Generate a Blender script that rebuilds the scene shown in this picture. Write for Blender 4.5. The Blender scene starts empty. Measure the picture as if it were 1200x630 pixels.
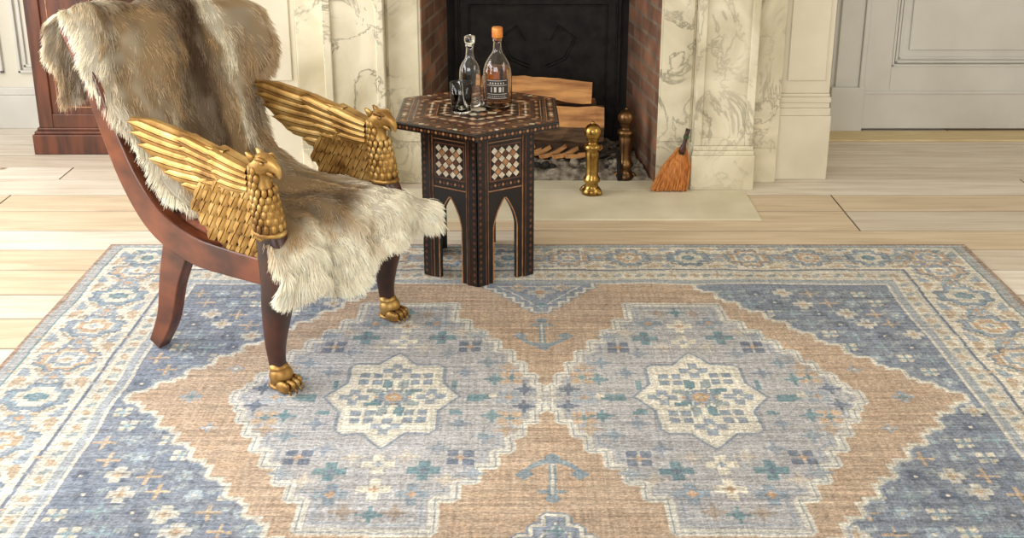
import bpy, bmesh, math, random
import numpy as np
from mathutils import Vector, Matrix
random.seed(7); rng=np.random.default_rng(7)
D=bpy.data; SC=bpy.context.scene
COL=SC.collection

# ---------------------------------------------------------------- helpers
def lin(c):
    return tuple(((x/12.92) if x<=0.04045 else ((x+0.055)/1.055)**2.4) for x in [v/255.0 for v in c])
def linA(a):
    a=np.clip(a/255.0,0,1)
    return np.where(a<=0.04045,a/12.92,((a+0.055)/1.055)**2.4)

def nm(name):
    m=D.materials.new(name); m.use_nodes=True
    nt=m.node_tree; b=nt.nodes['Principled BSDF']
    return m,nt,b
def N(nt,t,**k):
    n=nt.nodes.new(t)
    for a,v in k.items(): setattr(n,a,v)
    return n
def ramp(nt,stops):
    r=N(nt,'ShaderNodeValToRGB'); cr=r.color_ramp
    while len(cr.elements)<len(stops): cr.elements.new(0.5)
    for e,(p,c) in zip(cr.elements,stops):
        e.position=p; e.color=(*c,1)
    return r
def mat(name,c1,c2=None,rough=0.5,metal=0.0,scale=8,stretch=(1,1,1),bump=0.0,detail=6,dist=0.0,coat=0.0,lo=.35,hi=.65,bscale=None):
    m,nt,b=nm(name)
    b.inputs['Roughness'].default_value=rough; b.inputs['Metallic'].default_value=metal
    if coat: b.inputs['Coat Weight'].default_value=coat; b.inputs['Coat Roughness'].default_value=.2
    c1=lin(c1); c2=lin(c2) if c2 else c1
    tc=N(nt,'ShaderNodeTexCoord'); mp=N(nt,'ShaderNodeMapping'); mp.inputs['Scale'].default_value=stretch
    nt.links.new(tc.outputs['Object'],mp.inputs['Vector'])
    no=N(nt,'ShaderNodeTexNoise'); no.inputs['Scale'].default_value=scale; no.inputs['Detail'].default_value=detail; no.inputs['Distortion'].default_value=dist
    nt.links.new(mp.outputs[0],no.inputs['Vector'])
    r=ramp(nt,[(lo,c1),(hi,c2)]); nt.links.new(no.outputs['Fac'],r.inputs[0]); nt.links.new(r.outputs[0],b.inputs['Base Color'])
    if bump:
        bp=N(nt,'ShaderNodeBump'); bp.inputs['Strength'].default_value=bump; bp.inputs['Distance'].default_value=.01
        if bscale:
            n2=N(nt,'ShaderNodeTexNoise'); n2.inputs['Scale'].default_value=bscale; nt.links.new(mp.outputs[0],n2.inputs['Vector']); nt.links.new(n2.outputs['Fac'],bp.inputs['Height'])
        else: nt.links.new(no.outputs['Fac'],bp.inputs['Height'])
        nt.links.new(bp.outputs[0],b.inputs['Normal'])
    return m

def obj(name,me,m=None,parent=None,loc=None,rot=None):
    o=D.objects.new(name,me); COL.objects.link(o)
    if m is not None and me is not None: me.materials.append(m)
    if parent: o.parent=parent
    if loc: o.location=loc
    if rot: o.rotation_euler=rot
    return o
def empty(name,loc=(0,0,0),rot=(0,0,0)):
    o=D.objects.new(name,None); o.empty_display_size=.1; COL.objects.link(o); o.location=loc; o.rotation_euler=rot
    return o
def mesh(verts,faces,smooth=False):
    me=D.meshes.new('m'); me.from_pydata([tuple(v) for v in verts],[],faces); me.update()
    bm=bmesh.new(); bm.from_mesh(me); bmesh.ops.recalc_face_normals(bm,faces=bm.faces); bm.to_mesh(me); bm.free()
    if smooth:
        for p in me.polygons: p.use_smooth=True
    return me
def bev(o,w,seg=2):
    md=o.modifiers.new('b','BEVEL'); md.width=w; md.segments=seg; md.limit_method='ANGLE'; md.angle_limit=math.radians(40)
    return o
BOXF=[(0,1,2,3),(4,5,6,7),(0,1,5,4),(1,2,6,5),(2,3,7,6),(3,0,4,7)]
def boxv(x0,x1,y0,y1,z0,z1):
    return [(x0,y0,z0),(x1,y0,z0),(x1,y1,z0),(x0,y1,z0),(x0,y0,z1),(x1,y0,z1),(x1,y1,z1),(x0,y1,z1)]
def box(name,x0,x1,y0,y1,z0,z1,m,parent=None,b=0.0):
    o=obj(name,mesh(boxv(x0,x1,y0,y1,z0,z1),BOXF),m,parent)
    if b: bev(o,b)
    return o
class MB:   # mesh builder collecting many pieces
    def __init__(s): s.v=[]; s.f=[]; s.mi=[]
    def add(s,v,f,mi=0):
        k=len(s.v); s.v+= [tuple(p) for p in v]; s.f+=[tuple(i+k for i in q) for q in f]; s.mi+=[mi]*len(f)
    def box(s,x0,x1,y0,y1,z0,z1,mi=0): s.add(boxv(x0,x1,y0,y1,z0,z1),BOXF,mi)
    def build(s,name,mats,parent=None,smooth=False,loc=None,rot=None,b=0):
        me=D.meshes.new(name); me.from_pydata(s.v,[],s.f); me.update()
        for m in mats: me.materials.append(m)
        for p,i in zip(me.polygons,s.mi): p.material_index=i; p.use_smooth=smooth
        bm=bmesh.new(); bm.from_mesh(me); bmesh.ops.recalc_face_normals(bm,faces=bm.faces); bm.to_mesh(me); bm.free()
        o=obj(name,me,None,parent,loc,rot)
        if b: bev(o,b)
        return o
def ell(c,r,seg=16,rings=10,rotm=None):
    v=[];f=[]
    for j in range(rings+1):
        th=math.pi*j/rings
        for i in range(seg):
            ph=2*math.pi*i/seg
            p=Vector((r[0]*math.sin(th)*math.cos(ph),r[1]*math.sin(th)*math.sin(ph),r[2]*math.cos(th)))
            if rotm: p=rotm@p
            v.append(p+Vector(c))
    for j in range(rings):
        for i in range(seg):
            a=j*seg+i;b=j*seg+(i+1)%seg
            f.append((a,b,b+seg,a+seg))
    return v,f
def lathe(prof,seg=32,c=(0,0,0)):
    v=[];f=[]
    for r,z in prof:
        for i in range(seg):
            a=2*math.pi*i/seg; v.append((c[0]+r*math.cos(a),c[1]+r*math.sin(a),c[2]+z))
    n=len(prof)
    for j in range(n-1):
        for i in range(seg):
            a=j*seg+i;b=j*seg+(i+1)%seg; f.append((a,b,b+seg,a+seg))
    f.append(tuple(range(seg))); f.append(tuple((n-1)*seg+i for i in range(seg)))
    return v,f
def cr(pts,n):
    P=np.array(pts,float); m=len(P); out=[]
    for k in range(n):
        t=k/(n-1)*(m-1); i=min(int(t),m-2); u=t-i
        p0=P[max(i-1,0)];p1=P[i];p2=P[i+1];p3=P[min(i+2,m-1)]
        out.append(.5*((2*p1)+(-p0+p2)*u+(2*p0-5*p1+4*p2-p3)*u*u+(-p0+3*p1-3*p2+p3)*u**3))
    return np.array(out)
def tube(path,radii,seg=12,up=(0,1,0),square=1.0):
    up=Vector(up); P=[Vector(p) for p in path]; v=[];f=[]; n=len(P)
    for k in range(n):
        d=(P[min(k+1,n-1)]-P[max(k-1,0)]).normalized()
        s=d.cross(up).normalized(); u2=s.cross(d).normalized()
        rs,ru=radii[k] if hasattr(radii[k],'__len__') else (radii[k],radii[k])
        for i in range(seg):
            a=2*math.pi*i/seg; c,sn=math.cos(a),math.sin(a)
            c=math.copysign(abs(c)**square,c); sn=math.copysign(abs(sn)**square,sn)
            v.append(P[k]+s*rs*c+u2*ru*sn)
    for k in range(n-1):
        for i in range(seg):
            a=k*seg+i;b=k*seg+(i+1)%seg; f.append((a,b,b+seg,a+seg))
    f.append(tuple(range(seg))); f.append(tuple((n-1)*seg+i for i in range(seg)))
    return v,f
def prism_xz(poly,y0,y1):
    n=len(poly); v=[(x,y0,z) for x,z in poly]+[(x,y1,z) for x,z in poly]
    f=[tuple(range(n)),tuple(range(2*n-1,n-1,-1))]+[(i,(i+1)%n,(i+1)%n+n,i+n) for i in range(n)]
    return v,f
def sweep_flat(path,half,y0,y1,n=30):
    R=cr([(p[0],p[1],h) for p,h in zip(path,half)],n); L=[];Rr=[]
    for k in range(n):
        d=R[min(k+1,n-1),:2]-R[max(k-1,0),:2]; d/=np.linalg.norm(d); nn=np.array([-d[1],d[0]])
        L.append(R[k,:2]+nn*R[k,2]); Rr.append(R[k,:2]-nn*R[k,2])
    v=[];f=[]
    for k in range(n):
        for (q,y) in ((L[k],y0),(Rr[k],y0),(Rr[k],y1),(L[k],y1)): v.append((q[0],y,q[1]))
    for k in range(n-1):
        for i in range(4):
            a=k*4+i;b=k*4+(i+1)%4; f.append((a,b,b+4,a+4))
    f.append((0,1,2,3)); f.append(tuple((n-1)*4+i for i in range(4)))
    return v,f
def vnoise(h,w,cy,cx,r=rng):
    gh=int(h/cy)+3; gw=int(w/cx)+3; g=r.random((gh,gw))
    y=np.arange(h)/cy; x=np.arange(w)/cx; yi=y.astype(int); xi=x.astype(int); fy=(y-yi)[:,None]; fx=(x-xi)[None,:]
    fy=fy*fy*(3-2*fy); fx=fx*fx*(3-2*fx)
    a=g[yi][:,xi]; b=g[yi][:,xi+1]; c=g[yi+1][:,xi]; d=g[yi+1][:,xi+1]
    return (a*(1-fx)+b*fx)*(1-fy)+(c*(1-fx)+d*fx)*fy

# ---------------------------------------------------------------- materials
def colattr_mat(name,rough,bumpfn=None):
    m,nt,b=nm(name); a=N(nt,'ShaderNodeAttribute'); a.attribute_name='Col'
    nt.links.new(a.outputs['Color'],b.inputs['Base Color']); b.inputs['Roughness'].default_value=rough
    b.inputs['Specular IOR Level'].default_value=.25
    return m,nt,b,a
def marble():
    m,nt,b=nm('marble'); b.inputs['Roughness'].default_value=.32
    tc=N(nt,'ShaderNodeTexCoord'); mp=N(nt,'ShaderNodeMapping'); mp.inputs['Scale'].default_value=(1.3,1.3,1.0); mp.inputs['Rotation'].default_value=(.3,.5,.2)
    nt.links.new(tc.outputs['Object'],mp.inputs[0])
    n1=N(nt,'ShaderNodeTexNoise'); n1.inputs['Scale'].default_value=4.0; n1.inputs['Detail'].default_value=10; n1.inputs['Roughness'].default_value=.6; n1.inputs['Distortion'].default_value=1.0; nt.links.new(mp.outputs[0],n1.inputs[0])
    w=lin((230,221,196)); g=lin((152,145,126)); 
    r1=ramp(nt,[(0,w),(.470,w),(.496,g),(.502,g),(.524,w),(1,w)]); nt.links.new(n1.outputs['Fac'],r1.inputs[0])
    n3=N(nt,'ShaderNodeTexNoise'); n3.inputs['Scale'].default_value=2.0; n3.inputs['Detail'].default_value=3; nt.links.new(mp.outputs[0],n3.inputs[0])
    r3=ramp(nt,[(.40,(.05,.05,.05)),(.62,(.9,.9,.9))]); nt.links.new(n3.outputs['Fac'],r3.inputs[0])
    mv=N(nt,'ShaderNodeMixRGB'); mv.inputs[1].default_value=(*w,1); nt.links.new(r3.outputs[0],mv.inputs[0]); nt.links.new(r1.outputs[0],mv.inputs[2])
    n2=N(nt,'ShaderNodeTexNoise'); n2.inputs['Scale'].default_value=2.8; n2.inputs['Detail'].default_value=8; n2.inputs['Distortion'].default_value=.8; nt.links.new(mp.outputs[0],n2.inputs[0])
    r2=ramp(nt,[(.35,(1,1,1)),(.72,lin((192,186,168)))]); nt.links.new(n2.outputs['Fac'],r2.inputs[0])
    mx=N(nt,'ShaderNodeMixRGB',blend_type='MULTIPLY'); mx.inputs[0].default_value=.85
    nt.links.new(mv.outputs[0],mx.inputs[1]); nt.links.new(r2.outputs[0],mx.inputs[2]); nt.links.new(mx.outputs[0],b.inputs['Base Color'])
    return m
M_marble=marble()
M_paint=mat('cream_paint',(220,212,192),(206,197,174),.5,scale=3)
M_white=mat('white_paint',(214,212,206),(202,199,191),.45,scale=3)
M_wall=mat('wall_plaster',(222,218,204),(212,206,190),.8,scale=2)
M_mahog=mat('mahogany',(122,64,38),(66,32,20),.32,scale=7,stretch=(1,6,1.6),coat=.25)
M_mahog2=mat('mahogany_cabinet_wood',(104,56,34),(62,33,21),.5,scale=5,stretch=(5,5,.7),coat=.08)
M_dark=mat('dark_mahogany',(78,38,26),(38,18,12),.36,scale=9,coat=.15)
def goldm():
    m,nt,b=nm('gilt'); b.inputs['Metallic'].default_value=.72; b.inputs['Roughness'].default_value=.43
    tc=N(nt,'ShaderNodeTexCoord'); n1=N(nt,'ShaderNodeTexNoise'); n1.inputs['Scale'].default_value=14; n1.inputs['Detail'].default_value=5; nt.links.new(tc.outputs['Object'],n1.inputs[0])
    r=ramp(nt,[(.3,lin((124,88,46))),(.5,lin((178,138,76))),(.72,lin((210,176,114)))]); nt.links.new(n1.outputs['Fac'],r.inputs[0])
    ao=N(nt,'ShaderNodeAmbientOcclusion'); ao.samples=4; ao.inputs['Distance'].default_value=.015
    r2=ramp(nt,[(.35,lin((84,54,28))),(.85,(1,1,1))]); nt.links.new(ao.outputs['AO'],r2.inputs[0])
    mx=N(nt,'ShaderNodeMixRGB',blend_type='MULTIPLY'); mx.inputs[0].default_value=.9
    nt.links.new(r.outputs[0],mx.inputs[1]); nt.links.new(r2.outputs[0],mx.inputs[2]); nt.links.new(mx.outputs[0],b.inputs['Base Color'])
    n2=N(nt,'ShaderNodeTexNoise'); n2.inputs['Scale'].default_value=60; nt.links.new(tc.outputs['Object'],n2.inputs[0])
    bp=N(nt,'ShaderNodeBump'); bp.inputs['Strength'].default_value=.25; bp.inputs['Distance'].default_value=.002
    nt.links.new(n2.outputs['Fac'],bp.inputs['Height']); nt.links.new(bp.outputs[0],b.inputs['Normal'])
    return m
M_gold=goldm()
M_brass=mat('brass',(186,152,84),(132,98,48),.27,metal=1,scale=14)
M_brassd=mat('brass_aged',(124,92,58),(76,54,36),.35,metal=.9,scale=14)
M_iron=mat('iron',(40,36,32),(22,19,17),.6,metal=.5,scale=20,bump=.3)
M_soot=mat('soot',(38,32,28),(16,14,13),.85,scale=6,bump=.3)
M_stone=mat('hearth_stone',(216,208,184),(198,189,162),.55,scale=4,detail=8,bump=.05)
M_ebony=mat('ebony_wood',(30,21,18),(16,12,11),.3,scale=10,coat=.3)
M_inl_tan=mat('inlay_tan',(184,134,92),(140,94,62),.35,scale=40)
M_inl_red=mat('inlay_rust',(112,66,46),(78,44,30),.35,scale=40)
M_inl_pearl=mat('inlay_pearl',(224,212,188),(190,176,150),.2,scale=60)
M_straw=mat('broom_straw',(204,132,64),(154,90,40),.8,scale=10,stretch=(14,14,1),bump=.6)
M_logcut=mat('log_split',(206,150,92),(142,94,56),.8,scale=7,stretch=(.6,5,5),bump=.5)
M_logbark=mat('log_bark',(116,88,64),(60,45,34),.9,scale=12,stretch=(.8,3,3),bump=.8)
M_ash=mat('ash',(158,148,132),(90,80,68),.95,scale=30,bump=.8)
M_cush=mat('seat_fabric',(138,78,54),(104,56,38),.85,scale=30,bump=.2)
def brick():
    m,nt,b=nm('brick'); b.inputs['Roughness'].default_value=.9
    ge=N(nt,'ShaderNodeNewGeometry'); sp=N(nt,'ShaderNodeSeparateXYZ'); nt.links.new(ge.outputs['Position'],sp.inputs[0])
    ad=N(nt,'ShaderNodeMath',operation='ADD'); nt.links.new(sp.outputs['X'],ad.inputs[0]); nt.links.new(sp.outputs['Y'],ad.inputs[1])
    cb=N(nt,'ShaderNodeCombineXYZ'); nt.links.new(ad.outputs[0],cb.inputs[0]); nt.links.new(sp.outputs['Z'],cb.inputs[1])
    br=N(nt,'ShaderNodeTexBrick'); br.inputs['Scale'].default_value=1; br.inputs['Brick Width'].default_value=.22; br.inputs['Row Height'].default_value=.072; br.inputs['Mortar Size'].default_value=.008
    br.inputs['Color1'].default_value=(*lin((162,116,90)),1); br.inputs['Color2'].default_value=(*lin((112,80,62)),1); br.inputs['Mortar'].default_value=(*lin((138,122,104)),1)
    nt.links.new(cb.outputs[0],br.inputs['Vector'])
    n1=N(nt,'ShaderNodeTexNoise'); n1.inputs['Scale'].default_value=9; n1.inputs['Detail'].default_value=6; nt.links.new(ge.outputs['Position'],n1.inputs[0])
    r=ramp(nt,[(.3,(.35,.35,.35)),(.7,(1.1,1.05,1))]); nt.links.new(n1.outputs['Fac'],r.inputs[0])
    mx=N(nt,'ShaderNodeMixRGB',blend_type='MULTIPLY'); mx.inputs[0].default_value=.8; nt.links.new(br.outputs['Color'],mx.inputs[1]); nt.links.new(r.outputs[0],mx.inputs[2]); nt.links.new(mx.outputs[0],b.inputs['Base Color'])
    bp=N(nt,'ShaderNodeBump'); bp.inputs['Strength'].default_value=.6; bp.inputs['Distance'].default_value=.006; bp.invert=True
    nt.links.new(br.outputs['Fac'],bp.inputs['Height']); nt.links.new(bp.outputs[0],b.inputs['Normal'])
    return m
M_brick=brick()
def glass(name,c,rough=.02,ior=1.45):
    m,nt,b=nm(name); b.inputs['Base Color'].default_value=(*c,1); b.inputs['Transmission Weight'].default_value=1; b.inputs['Roughness'].default_value=rough; b.inputs['IOR'].default_value=ior
    return m
M_glass=glass('clear_glass',(.99,.99,.99)); M_glass2=glass('smoky_glass',(.86,.80,.76)); M_amber=glass('amber_liquid',(.86,.48,.20),ior=1.33)
M_water=glass('clear_liquid',(.98,.99,.99),ior=1.20)
M_cork=mat('copper_cork',(228,146,62),(188,108,46),.4,metal=.3,scale=30)
M_lab=mat('bottle_label_dark',(52,44,44),(34,29,30),.5,scale=30)
M_labw=mat('bottle_label_print',(214,206,190),(190,182,168),.5,scale=30)

# ---------------------------------------------------------------- floor
def build_floor():
    X0,X1=-3.2,3.2
    y=4.03
    lst=[]
    while y>-1.0: lst.append(y); y-=random.uniform(.18,.23)
    lst=sorted(lst)+[4.25,4.45,4.66]
    y=4.66
    while y<5.5-.12:
        y+=random.uniform(.16,.20); lst.append(y)
    lst=[-1.0]+lst; lst[-1]=5.6
    V=[];F=[];C=[]
    for a,b in zip(lst[:-1],lst[1:]):
        x=X0-random.uniform(0,2); js=[X0]
        while True:
            x+=random.uniform(2.2,3.8)
            if x>X0+.3 and x<X1-.3: js.append(x)
            if x>=X1: break
        if abs(a-4.03)<.01 or abs(a-4.25)<.01: js=[X0,-1.3 if a<4.1 else -2.2,1.40,X1]
        js.append(X1)
        for c,d in zip(js[:-1],js[1:]):
            k=len(V); g=.0016; e=.0046
            for (xx,yy,zz) in [(c+g,a+g,-.02),(d-g,a+g,-.02),(d-g,b-g,-.02),(c+g,b-g,-.02),(c+g,a+g,-.0025),(d-g,a+g,-.0025),(d-g,b-g,-.0025),(c+g,b-g,-.0025),(c+e,a+e,0),(d-e,a+e,0),(d-e,b-e,0),(c+e,b-e,0)]: V.append((xx,yy,zz))
            for i in range(4):
                j=(i+1)%4; F.append((k+i,k+j,k+4+j,k+4+i)); F.append((k+4+i,k+4+j,k+8+j,k+8+i))
            F.append((k+8,k+9,k+10,k+11))
            t=random.random(); cc=np.array([204,192,176])*(1-t)+np.array([228,220,208])*t
            if random.random()<.2: cc=np.array([208,190,164])
            cl=linA(cc); r_=random.random(); C+= [(cl[0]*.20,cl[1]*.17,cl[2]*.14,r_)]*8+[(cl[0],cl[1],cl[2],r_)]*4
    me=D.meshes.new('floor'); me.from_pydata(V,[],F); me.update()
    at=me.color_attributes.new('Col','FLOAT_COLOR','POINT'); at.data.foreach_set('color',np.array(C,dtype=np.float32).ravel())
    m,nt,b,a=colattr_mat('pine_boards',.48); b.inputs['Specular IOR Level'].default_value=.4
    tc=N(nt,'ShaderNodeTexCoord'); mp=N(nt,'ShaderNodeMapping'); mp.inputs['Scale'].default_value=(.7,9,1)
    ad=N(nt,'ShaderNodeVectorMath',operation='ADD'); cb=N(nt,'ShaderNodeCombineXYZ'); ml=N(nt,'ShaderNodeMath',operation='MULTIPLY'); ml.inputs[1].default_value=37
    nt.links.new(a.outputs['Alpha'],ml.inputs[0]); nt.links.new(ml.outputs[0],cb.inputs[0]); nt.links.new(ml.outputs[0],cb.inputs[2])
    nt.links.new(tc.outputs['Object'],ad.inputs[0]); nt.links.new(cb.outputs[0],ad.inputs[1]); nt.links.new(ad.outputs[0],mp.inputs[0])
    n1=N(nt,'ShaderNodeTexNoise'); n1.inputs['Scale'].default_value=3.5; n1.inputs['Detail'].default_value=8; n1.inputs['Distortion'].default_value=.7; nt.links.new(mp.outputs[0],n1.inputs[0])
    r=ramp(nt,[(.3,(.74,.68,.61)),(.6,(1.02,1.01,1.0))]); nt.links.new(n1.outputs['Fac'],r.inputs[0])
    mx=N(nt,'ShaderNodeMixRGB',blend_type='MULTIPLY'); mx.inputs[0].default_value=.8; nt.links.new(a.outputs['Color'],mx.inputs[1]); nt.links.new(r.outputs[0],mx.inputs[2])
    vo=N(nt,'ShaderNodeTexVoronoi'); vo.inputs['Scale'].default_value=2.6; nt.links.new(ad.outputs[0],vo.inputs['Vector'])
    r3=ramp(nt,[(.035,lin((150,114,82))),(.07,(1,1,1))]); nt.links.new(vo.outputs['Distance'],r3.inputs[0])
    mx2=N(nt,'ShaderNodeMixRGB',blend_type='MULTIPLY'); mx2.inputs[0].default_value=.85; nt.links.new(mx.outputs[0],mx2.inputs[1]); nt.links.new(r3.outputs[0],mx2.inputs[2])
    nt.links.new(mx2.outputs[0],b.inputs['Base Color'])
    bp=N(nt,'ShaderNodeBump'); bp.inputs['Strength'].default_value=.2; bp.inputs['Distance'].default_value=.004; nt.links.new(n1.outputs['Fac'],bp.inputs['Height']); nt.links.new(bp.outputs[0],b.inputs['Normal'])
    me.materials.append(m); sub=mat('floor_gap',(80,62,46),(60,46,34),.9); me.materials.append(sub)
    bm=bmesh.new(); bm.from_mesh(me); q=[bm.verts.new(p) for p in [(X0,-1,-.012),(X1,-1,-.012),(X1,5.6,-.012),(X0,5.6,-.012)]]; f=bm.faces.new(q); f.material_index=1
    bm.to_mesh(me); bm.free()
    obj('floor',me)
build_floor()

# ---------------------------------------------------------------- rug
def build_rug():
    HU,HV=1.655,1.136; st=.0034
    w=int(2*HU/st)+1; h=int(2*HV/st)+1
    u=np.linspace(-HU,HU,w); v=np.linspace(-HV,HV,h)
    U,V=np.meshgrid(u,v)
    wob=(vnoise(h,w,40,40)-.5)*.012; wob2=(vnoise(h,w,40,40)-.5)*.012
    Uo,Vo=U.copy(),V.copy(); U=U+wob; V=V+wob2
    A,B=np.abs(U),np.abs(V)
    c=np.zeros((h,w,3))
    CREAM=(216,209,194); BLUE=(106,119,141); TAN=(178,150,125); GREY=(166,167,174); TEAL=(88,124,138); LB=(142,156,172); RUST=(182,144,112); DB=(84,98,122); STONE=(180,176,164)
    def dil(m,k):
        o=m.copy()
        for _ in range(k):
            n=o.copy(); n[1:]|=o[:-1]; n[:-1]|=o[1:]; n[:,1:]|=o[:,:-1]; n[:,:-1]|=o[:,1:]; o=n
        return o
    def ero(m,k): return ~dil(~m,k)
    def outl(m,k,col,inner=True):
        e=(m&~ero(m,k)) if inner else (dil(m,k)&~m); c[e]=col; return e
    c[:]=STONE
    c[(A>1.60)|(B>1.105)]=(156,159,163)
    c[(A>1.635)|(B>1.124)]=(146,118,98)
    main=(A<=1.60)&(B<=1.105); c[main]=CREAM
    outl(main,2,TEAL)
    inn=(A<=1.335)&(B<=.895); c[inn]=(186,187,185); outl(inn,3,DB)
    g2=(A<=1.315)&(B<=.878); c[g2]=(208,203,190)
    g3=(A<=1.262)&(B<=.803); c[g3]=(150,160,172); outl(g3,2,(116,124,134))
    field=(A<=1.235)&(B<=.775); 
    def patch(cu,cv,r):
        i0=max(0,int((cu-r+HU)/st)); i1=min(w,int((cu+r+HU)/st)+2); j0=max(0,int((cv-r+HV)/st)); j1=min(h,int((cv+r+HV)/st)+2)
        return slice(j0,j1),slice(i0,i1)
    Q=.0095
    def loc_(cu,cv,r):
        sl=patch(cu,cv,r); x=np.round((U[sl]-cu)/Q)*Q; y=np.round((V[sl]-cv)/Q)*Q; return sl,x,y
    def rosette(cu,cv,r,c1,c2,c3,sy=1.0):
        sl,x,y=loc_(cu,cv,r*1.3); y=y/sy; ax_,ay_=abs(x),abs(y)
        d=np.maximum(np.maximum(ax_,ay_*1.05),(ax_+ay_)*.80); th=np.arctan2(y,x); d=d*(1+.10*np.cos(8*th)); a=c[sl]
        m=(np.minimum(ax_,ay_)<Q*.8)&(d<r*1.25)&(d>r*.5); a[m]=c2
        a[d<r]=(110,126,146); a[d<r*.86]=c1; a[(d<r*.66)&(d>r*.54)]=(214,209,196); a[d<r*.54]=c2; a[d<r*.32]=c3; a[d<r*.14]=c1
    def flower(cu,cv,r,pc,cc,n=4,rot=0.0):
        sl,x,y=loc_(cu,cv,r*1.1); R=np.hypot(x,y); th=np.arctan2(y,x)+rot
        a=c[sl]; a[R<r*(.38+.62*np.abs(np.cos(n/2*th))**1.2)]=pc; a[R<r*.28]=cc
    def cross(cu,cv,r,pc):
        sl,x,y=loc_(cu,cv,r); a=c[sl]; a[(np.minimum(abs(x),abs(y))<Q*.7)&(np.maximum(abs(x),abs(y))<r)]=pc; a[(abs(x)+abs(y))<r*.6]=pc
    def leaf(cu,cv,dx,dy,L,W,pc):
        n=math.hypot(dx,dy); dx/=n;dy/=n; sl,x,y=loc_(cu,cv,L); s=(x*dx+y*dy)/L*2; t=(-x*dy+y*dx)/W*2
        a=c[sl]; a[(s*s+t*t*(1.4+s)<1)]=pc
    def line(u0,v0,u1,v1,wd,pc):
        cu,cv=(u0+u1)/2,(v0+v1)/2; r=max(abs(u1-u0),abs(v1-v0))/2+wd; sl,x,y=loc_(cu,cv,r); d=np.array([u1-u0,v1-v0]); L=np.hypot(*d); d=d/L
        s=x*d[0]+y*d[1]; t=-x*d[1]+y*d[0]; a=c[sl]; a[(abs(s)<L/2)&(abs(t)<wd/2)]=pc
    cols=[(LB,(190,156,124),CREAM),((122,144,162),(204,199,186),TEAL),((186,158,130),LB,CREAM)]
    sp=.222; VN=(162,150,134)
    for ix,i in enumerate(range(-4,5)):
        for s in (-1,1):
            cu=s*1.465; cv=i*sp
            if abs(cv)<.93:
                m=cv+sp/2
                for sx in (-1,1):
                    line(cu+sx*.01,m,cu+sx*.075,m-.055,.012,VN); line(cu+sx*.01,m,cu+sx*.075,m+.055,.012,VN)
                    leaf(cu+sx*.098,m+.03,.3*sx,1,.065,.034,LB); leaf(cu+sx*.098,m-.03,.3*sx,-1,.065,.034,(184,160,134))
                    leaf(cu+sx*.045,m+.058,sx,.4,.045,.028,TEAL)
                flower(cu,m,.038,LB,RUST,4)
                c1,c2,c3=cols[ix%3]; rosette(cu,cv,.098,c1,c2,c3,.85)
    nx=13; spx=2*1.465/nx
    for ix in range(nx+1):
        for s in (-1,1):
            cv=s*1.0; cu=-1.465+ix*spx; m=cu+spx/2
            if ix<nx:
                for sy in (-1,1):
                    line(m,cv+sy*.01,m-.055,cv+sy*.06,.012,VN); line(m,cv+sy*.01,m+.055,cv+sy*.06,.012,VN)
                    leaf(m+.03,cv+sy*.078,1,.3*sy,.06,.03,LB); leaf(m-.03,cv+sy*.078,-1,.3*sy,.06,.03,(184,160,134))
                flower(m,cv,.036,LB,RUST,4)
    for ix in range(nx+1):
        for s in (-1,1):
            c1,c2,c3=cols[(ix+1)%3]; rosette(-1.465+ix*spx,s*1.0,.084,c1,c2,c3,.95)
    for i in range(-21,22):
        for s in (-1,1):
            cv=i*.04
            if abs(cv)<.84: leaf(s*1.288,cv,1,1 if i%2 else -1,.034,.02,(142,155,162) if i%2 else (184,160,134))
    for i in range(-32,33):
        for s in (-1,1): leaf(i*.04,s*.84,1,1 if i%2 else -1,.034,.02,(142,155,162) if i%2 else (184,160,134))
    # ---- field
    c[field]=BLUE
    pal=[(196,194,186),(188,162,134),(146,164,180),(202,197,182),(126,154,168),(78,90,114)]
    for i in range(-14,15):
        for j in range(-10,11):
            cu=i*.088+(.044 if j%2 else 0)+random.uniform(-.008,.008); cv=j*.076+random.uniform(-.008,.008)
            if abs(cu)<1.2 and abs(cv)<.74:
                t=abs((i*7+j*13)%6); 
                if t in (0,3): flower(cu,cv,.036,pal[t],pal[(t+1)%6],4,.78 if (i+j)%2 else 0)
                elif t in (1,4): cross(cu,cv,.030,pal[t]); 
                else: flower(cu,cv,.028,pal[t],CREAM,3,.5)
                leaf(cu+.044,cv+.02,1,.6,.04,.020,(142,154,164)); leaf(cu+.03,cv-.03,1,-.6,.03,.016,(78,92,116))
    # tan region (stepped lozenge)
    n=np.floor(B/.0775); wt=1.13-.066*n; wt=np.where(B<.02,1.17,np.where(B<.045,1.15,wt)); 
    nn=B/.0775-n; wt=wt+np.where(nn<.3,.022,0)
    tan=(A<wt)&field; c[tan]=TAN
    outl(tan,6,(136,148,162),False); outl(tan,4,(212,208,196),False)
    sp_=(~field)&(A<=1.262)&(B<=.803); c[sp_]=(150,160,172)
    e=field&~ero(field,3); c[e]=(208,204,194)
    # medallions
    br=[.030,.07,.13,.20,.27,.34,.41,.48,.605]; ws=[.454,.430,.410,.375,.34,.295,.25,.205,.158]
    dU=np.abs(A-.443); wm=np.zeros_like(B)
    for b_,w_ in list(zip(br,ws))[::-1]: wm=np.where(B<b_,w_,wm)
    med=(dU<wm)&(B<.605)&field
    m2=dil(med,4); c[m2&field]=(208,205,196); c[dil(med,1)]=(126,138,156); c[med]=GREY; outl(med,4,(210,208,200)); 
    im=ero(med,8); outl(im,2,(134,146,162))
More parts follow.
